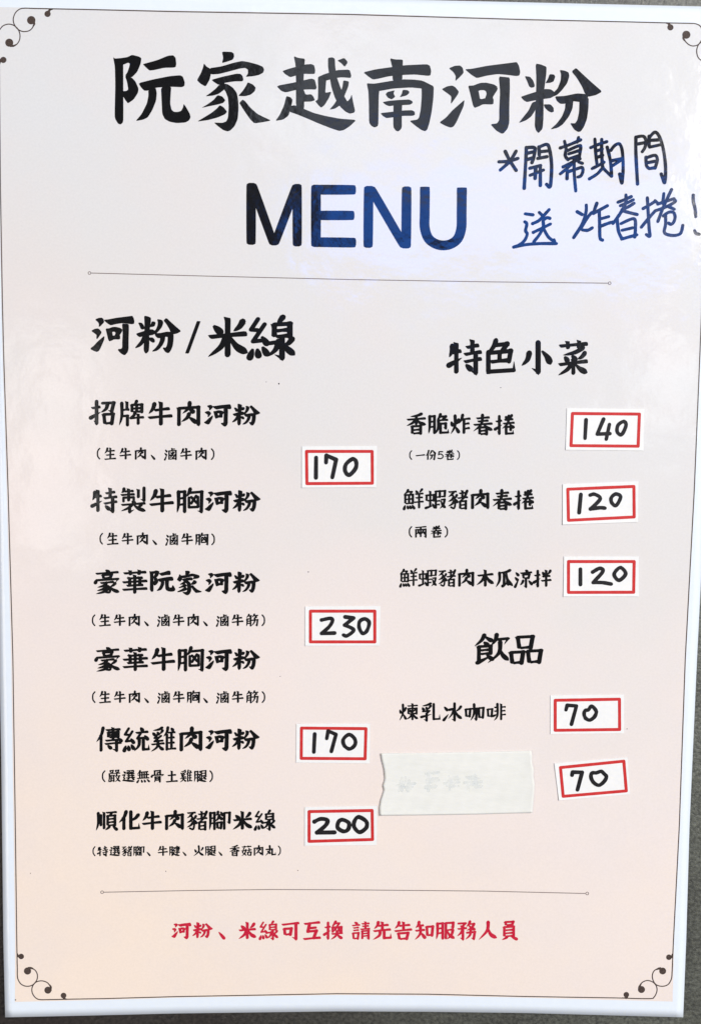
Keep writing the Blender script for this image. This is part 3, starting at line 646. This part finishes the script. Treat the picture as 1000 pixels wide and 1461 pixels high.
def boxed(name, items, label, mat=M_ink, weight=1.05):
    k = Ink()
    for ch, x0, y0, x1, y1 in items: k.char(ch, x0, y0, x1, y1, weight)
    return k.build(name, mat, menu, label)
k = Ink()
k.char('河', 126.3, 444, 193.3, 511, 1.07); k.char('粉', 191.2, 445.5, 258.6, 512, 1.07)
k.polys([[(250 + x / 5.556, 440 + y / 5.556) for x, y in ((172, 104), (180, 99), (203, 103), (112, 352), (106, 358), (80, 356))]])
k.char('米', 295, 451.5, 355, 511, 1.08); k.char('線', 355, 453, 421, 512, 1.25)
k.build('heading_lettering', M_ink, menu, 'black heading 河粉/米線')
boxed('heading_lettering', [('特', 640, 485, 688, 533.5), ('色', 693, 485.5, 735, 533), ('小', 743, 488, 788, 532), ('菜', 796, 486, 839, 535.5)], 'black heading 特色小菜', weight=1.18)
boxed('heading_lettering', [('飲', 677, 905.5, 726, 946), ('品', 727, 907.5, 773, 947)], 'black heading 飲品', weight=1.12)

def fit(k, ch, cx, cy, gw, gh, weight, skew=0.0):
    if ch in TR:
        kx, ky = 1.13, 1.10
        x0, x1 = cx - gw * kx / 2, cx + gw * kx / 2; y0, y1 = cy - gh * ky / 2, cy + gh * ky / 2
        k.char(ch, x0, y0, x1, y1, 1.11 if gw > 20 else 1.08, skew)
    else:
        k.char(ch, cx - gw / 2, cy - gh / 2, cx + gw / 2, cy + gh / 2, weight, skew)
def row(name, text, x0, adv, y0, y1, gw, gh, weight=1.0, mat=M_ink, label=None):
    k = Ink(); n = len(text); skew = (y1 - y0) / max(1, adv * (n - 1))
    for i, ch in enumerate(text):
        if ch == ' ': continue
        fit(k, ch, x0 + adv * i, y0 + (y1 - y0) * i / max(1, n - 1), gw, gh, weight, skew)
    return k.build(name, mat, menu, label or 'printed words ' + text)
D = 'dish_name'; N = 'dish_note'
row(D, '招牌牛肉河粉', 147.4, 40.7, 589, 592.5, 36.5, 34.5, 1.16)
row(N, '（生牛肉、滷牛肉）', 136.0, 21.6, 647.2, 648, 17.6, 17, 1.24)
row(D, '特製牛胸河粉', 150.3, 40.25, 713.6, 715.6, 36.5, 34.5, 1.16)
row(N, '（生牛肉、滷牛胸）', 139.9, 21.2, 768.6, 769.6, 17.6, 17, 1.24)
row(D, '豪華阮家河粉', 153.2, 39.5, 830, 831.5, 36, 34, 1.16)
row(N, '（生牛肉、滷牛肉、滷牛筋）', 129.0, 21.0, 885, 885, 17.6, 17, 1.24)
row(D, '豪華牛胸河粉', 154, 39.4, 940.5, 941.3, 36, 34, 1.16)
row(N, '（生牛肉、滷牛胸、滷牛筋）', 129.2, 21.0, 994.6, 994.6, 17.6, 17, 1.24)
row(D, '傳統雞肉河粉', 156, 38.9, 1055, 1055.4, 36, 34, 1.16)
row(N, '（嚴選無骨土雞腿）', 143.2, 20.45, 1107.5, 1107.5, 17.8, 17, 1.22)
row(D, '順化牛肉豬腳米線', 152.5, 32.25, 1171, 1170.6, 29.5, 27.5, 1.22)
row(N, '（特選豬腳、牛腱、火腿、香菇肉丸）', 130.3, 17.05, 1214.5, 1213.6, 15, 14.5, 1.22)
row(D, '香脆炸春捲', 593.7, 31.65, 604.8, 606.4, 28.5, 28, 1.22)
k = Ink()
for ch, x in zip('（一份5卷）', (581.5, 599.4, 614.6, 628, 641, 658)): fit(k, ch, x, 649.3, 14.6 if ch != '5' else 11.5, 14 if ch != '5' else 11.5, 1.24 if ch != '5' else 1.7)
k.build(N, M_ink, menu, 'printed words （一份5卷）')
row(D, '鮮蝦豬肉春捲', 590, 31.55, 712.4, 713.4, 28.5, 27.5, 1.24)
k = Ink()
for ch, x in zip('（兩卷）', (580.5, 600, 622, 641.5)): fit(k, ch, x, 758.8, 17, 16.5, 1.24)
k.build(N, M_ink, menu, 'printed words （兩卷）')
row(D, '鮮蝦豬肉木瓜涼拌', 583, 27.25, 824.5, 825.6, 25, 24.5, 1.22)
row(D, '煉乳冰咖啡', 583, 31.3, 1016, 1016, 26.5, 24.5, 1.08)
k = Ink()
for s, x, a in (('河粉、', 258.6, 30.4), ('米線可互換', 353, 30.7), ('請先告知服務人員', 514.7, 30.15)):
    for i, ch in enumerate(s): fit(k, ch, x + a * i + (3 if ch == '、' else 0), 1327.8, 26.5, 25.5, 1.22)
k.build('footer_note', M_red, menu, 'red footer words 河粉、米線可互換 請先告知服務人員')

# ------------------------------------------------------------------ handwriting on the sheet
HW = [((700, 190), 10, 5.0, '''205,260 270,390 360,530|360,255 270,400 135,525|115,408 250,400 385,360|505,205 500,350 475,785|505,205 620,205 625,260 610,350 585,420|520,285 610,265|520,375 590,355|685,195 690,310|685,200 800,160 840,250 865,450 855,700 835,770 795,730|690,265 820,252|668,360 800,335|555,500 710,460|560,600 750,525|640,490 630,645|705,460 705,745'''),
 ((780, 180), 10, 4.7, '''190,310 330,260 480,195|250,215 275,330|450,160 430,230|275,330 260,420 300,480|290,350 450,280 480,300 460,440|310,395 450,350|300,470 450,420|230,580 330,530 470,465|430,440 330,560 190,680|450,510 505,530|290,630 285,750|300,650 420,610 500,590 510,650 480,710 440,725|385,480 390,700 410,925'''),
 ((830, 180), 7.692, 4.7, '''95,235 180,200 270,170|140,140 150,300 165,430|215,145 215,300 225,460|165,270 220,250|170,340 225,320|110,465 180,430 240,395|230,450 170,520 80,578|230,460 320,550|275,230 310,380 325,550|315,265 360,210 410,195 440,270 450,450 437,625 412,525|330,378 430,355|340,430 435,365|590,120 590,300 608,635|590,120 670,110 700,160 690,230 660,280|610,195 690,180|735,110 735,220|740,120 800,65 850,120 890,250 915,450 905,620 868,525|745,155 840,150|740,230 860,203|700,340 705,430 735,465|710,345 800,320 825,370 800,460|720,400 800,385|740,465 800,455'''),
 ((720, 280), 10, 4.6, '''290,250 400,265|285,365 312,395 295,490 318,540 280,630 210,690 125,725|125,725 300,690 500,675 735,675|490,230 530,270|630,190 540,290 480,350 395,390|560,330 600,305 640,315|405,515 520,460 650,395|545,350 545,440 490,550 410,650|550,460 620,580 710,650|700,620 710,660'''),
 ((810, 270), 10, 4.7, '''130,320 200,360|260,225 255,330 200,500 80,690|340,330 280,400 180,560|205,580 280,585 345,550|410,200 360,340|360,345 460,290 560,235|445,310 450,500 455,690 490,725|470,420 580,390|470,525 560,490 640,465|710,185 800,150 900,105|745,235 850,190 930,150|770,290 860,250 940,200|825,80 820,200 740,350 640,490|790,310 880,335 985,360|700,430 720,600 765,700|755,490 940,420 960,560 950,680|770,585 920,550|765,710 870,680 980,650'''),
 ((900, 260), 10, 4.6, '''170,375 250,330 330,280|230,220 240,400 255,650 265,770 215,745|145,640 260,500 340,410|340,262 390,310|465,160 450,300|575,105 510,240 440,400 380,560|380,310 500,270 610,235|340,408 450,370 560,320 630,270 610,245|540,350 615,385|460,480 530,430 600,430 625,490 610,560 570,600 530,580|490,470 490,600 470,700 500,740 600,760 690,740 720,690 735,615|885,185 885,270 910,380 920,490|903,690 925,730 968,742''')]
P = []
for org, sc, w, s in HW:
    for st in s.split('|'):
        P += pen([(org[0] + float(a.split(',')[0]) / sc, org[1] + float(a.split(',')[1]) / sc) for a in st.split()], w, jit=0.10)
Ink(0.0001).polys(P).build('handwritten_note', M_marker, menu, 'handwritten marker note *開幕期間 送炸春捲!')

# flecks of toner
for x, y, r in ((398, 547.5, 1.1), (440, 816, .8), (714, 553, .7), (237, 1243, .8), (425, 1242, .7), (22.8, 1426.5, 1.0), (380, 545, .6), (400, 965, .6), (44, 1246, .7), (894, 1040, .7)):
    p = [(x + r * random.uniform(.6, 1.2) * math.cos(a), y + r * random.uniform(.6, 1.2) * math.sin(a)) for a in np.linspace(0, 6.28, 9)[:-1]]
    Ink().polys([p]).build('ink_fleck', M_ink, menu)

# ------------------------------------------------------------------ price stickers
ST = [
 ((425, 630), 'white sticker reading 170, topmost in the left price column', [(48, 58), (940, 52), (935, 545), (48, 548)], [(103, 117), (882, 117), (885, 495), (108, 500)],
  [[('217,190 215,430', 0)], [('335,250 340,165', 0), ('340,165 455,215', 0), ('455,215 410,425', 0)], [('650,207 692,240 685,320 610,398 562,350 572,270', 1)]]),
 ((430, 860), 'white sticker reading 230 in a red frame', [(45, 45), (940, 40), (930, 510), (45, 512)], [(108, 100), (872, 100), (872, 465), (108, 465)],
  [[('240,205 345,185 370,215 330,285 240,365', 0), ('240,365 395,360', 0)], [('520,168 620,182', 0), ('620,182 515,265', 0), ('515,265 622,322 545,392 500,383', 0)], [('755,192 805,235 780,330 730,365 688,300 693,222', 1)]]),
 ((420, 1025), 'white sticker reading 170 beside the chicken dish, its 7 touching the red frame', [(25, 65), (900, 62), (895, 535), (20, 525)], [(85, 115), (850, 122), (840, 480), (82, 475)],
  [[('242,185 232,400', 0)], [('385,240 402,150', 0), ('402,150 495,190', 0), ('495,190 440,392', 0)], [('650,192 715,240 722,310 660,363 595,325 582,250', 1)]]),
 ((430, 1145), 'white sticker reading 200 in thick black digits', [(40, 55), (900, 40), (895, 505), (40, 515)], [(92, 108), (840, 95), (845, 440), (92, 462)],
  [[('155,228 230,195 310,212 285,275 185,358', 0), ('185,358 395,355', 0)], [('490,205 565,245 555,320 500,343 432,300 442,230', 1)], [('680,172 770,225 770,300 690,353 627,290 632,220', 1)]]),
 ((800, 580), 'white sticker reading 140, topmost of the right price column', [(70, 20), (990, 30), (980, 525), (55, 515)], [(135, 83), (930, 90), (915, 472), (118, 465)],
  [[('297,158 285,378', 0)], [('505,150 430,328', 0), ('430,328 580,322', 0), ('575,212 537,388', 0)], [('745,178 772,225 720,333 667,300 678,220', 1)]]),
 ((800, 680), 'white sticker reading 120, tilted slightly upwards to the right', [(20, 90), (920, 55), (915, 540), (20, 570)], [(80, 150), (865, 117), (868, 480), (88, 520)],
  [[('235,212 215,428', 0)], [('345,220 400,210 465,265 350,385', 0), ('350,385 460,370 522,375', 0)], [('650,207 708,240 655,343 602,310 597,250', 1)]]),
 ((800, 785), 'white sticker reading 120 that sits straight beside the papaya salad dish', [(35, 75), (925, 75), (925, 550), (28, 550)], [(88, 135), (868, 135), (862, 500), (88, 502)],
  [[('230,225 230,408', 0)], [('375,260 460,215 495,255 380,385', 0), ('380,385 490,385 595,402', 0)], [('710,207 768,280 690,358 632,300 652,245', 1)]]),
 ((780, 985), 'straight white sticker reading 70, beside the iced coffee line', [(40, 60), (915, 50), (915, 510), (40, 520)], [(97, 118), (860, 105), (862, 465), (97, 475)],
  [[('225,232 240,177', 0), ('240,177 350,185', 0), ('350,185 290,403', 0)], [('490,232 528,188 572,225 585,265 560,318 508,353 458,330 440,280 455,238', 1)]]),
 ((785, 1075), 'crooked white sticker reading 70, beside the strip of tape', [(45, 118), (915, 45), (945, 485), (100, 558)], [(118, 168), (870, 92), (900, 445), (150, 510)],
  [[('255,258 262,222', 0), ('262,222 375,225', 0), ('375,225 320,432', 0)], [('490,234 545,230 600,213 635,240 664,278 635,335 575,378 515,348 482,290', 1)]]),
]
SC = 8.3333
for si, (org, lab, paper, border, digits) in enumerate(ST):
    to = lambda p, org=org: (org[0] + p[0] / SC, org[1] + p[1] / SC)
    c = [to(p) for p in paper]; cx = sum(p[0] for p in c) / 4; cy = sum(p[1] for p in c) / 4
    hw = (c[1][0] - c[0][0]) / 2; hh = (c[3][1] - c[0][1]) / 2
    lift = random.uniform(0.00008, 0.0002)
    def off(x, y, cx=cx, cy=cy, hw=hw, hh=hh, lift=lift):
        u = (x - cx) / hw; v = (y - cy) / hh
        return 0.00017 + lift * (abs(u) ** 5 * 0.6 + max(0, v) ** 4 * 0.5)
    base = surf(cx, cy, 0.0001)
    t = thing('price_sticker', base, lab, 'sticker', 'price stickers on the menu')
    g = coons([c[0], c[1]], [c[1], c[2]], [c[3], c[2]], [c[0], c[3]], 24, 14)
    v, f = sheet_mesh(g, 24, 14, lambda p: off(p[0], p[1]), 0.0001)
    make('label_paper', v, f, M_sticker, t)
    q = [to(p) for p in border]; P = []
    for a, b in zip(q, q[1:] + q[:1]):
        n = 10; pts = [(a[0] + (b[0] - a[0]) * i / n, a[1] + (b[1] - a[1]) * i / n) for i in range(n + 1)]
        P += pen(pts, 4.4, False, jit=0.04)
    Ink(lambda x, y: off(x, y) + 0.00004).polys(P).build('red_frame', M_border, t)
    for d in digits:
        P = []
        for s, closed in d:
            P += pen([to([float(z) for z in a.split(',')]) for a in s.split()], 5.9 if si in (0, 3) else 5.4, True, bool(closed), jit=0.10)
        Ink(lambda x, y: off(x, y) + 0.00007).polys(P).build('digit', M_pen, t)

# ------------------------------------------------------------------ strip of tape over a line of the menu
TP = [(55, 62), (300, 60), (600, 55), (948, 47)]
TL = [(55, 62), (60, 100), (74, 160), (79, 215), (67, 255), (74, 280), (55, 340), (47, 385), (50, 432)]
TB = [(50, 432), (250, 430), (600, 425), (955, 415)]
TRr = [(948, 47), (953, 80), (951, 112), (962, 160), (960, 200), (968, 250), (962, 330), (955, 415)]
q = lambda L: [(530 + x / 4.1667, 1060 + y / 4.1667) for x, y in L]
cx, cy = 530 + 505 / 4.1667, 1060 + 240 / 4.1667
tape = thing('tape_strip', surf(cx, cy, 0.0001), 'strip of white paper tape with torn ends hiding a menu line', 'tape')
g = coons(q(TP), q(TRr), q(TB), q(TL), 70, 40)
rnd = random.Random(3)
def toff(p):
    u = (p[0] - cx) / 109.0; v = (p[1] - cy) / 45.0
    return 0.00022 + 0.00025 * abs(u) ** 8 + 0.00012 * max(0, v) ** 6 + 0.00002 * math.sin(p[0] * .31 + p[1] * .12)
v, f = sheet_mesh(g, 70, 40, toff, 0.00012)
make('tape_band', v, f, M_tape, tape, True)
# the covered print that shows faintly through the tape
def ghost_mat():
    m, nt, b = new_mat('faint_ink_in_the_tape')
    b.inputs['Base Color'].default_value = (0.66, 0.73, 0.77, 1); b.inputs['Roughness'].default_value = 0.6
    n = noise(nt, 500, 3, 0.6)
    a = ramp(nt, n.outputs['Fac'], [(0.3, (0.0, 0.0, 0.0)), (0.75, (0.36, 0.36, 0.36))])
    nt.links.new(a.outputs[0], b.inputs['Alpha']); return m
P = []
for x0, x1 in ((150, 258), (296, 398), (428, 520), (550, 650)):
    for _ in range(11):
        a = (rnd.uniform(x0, x1 - 25), rnd.uniform(175, 272)); L = rnd.uniform(30, 60)
        b = (min(x1, a[0] + L), a[1] - 4) if rnd.random() < .55 else (a[0] + rnd.uniform(-14, 10), min(284, a[1] + L))
        P += pen(q([a, b]), rnd.uniform(3.2, 5.0), False)
Ink(lambda x, y: toff((x, y)) + 0.00003).polys(P).build('show_through', ghost_mat(), tape, 'covered words showing faintly through the tape')
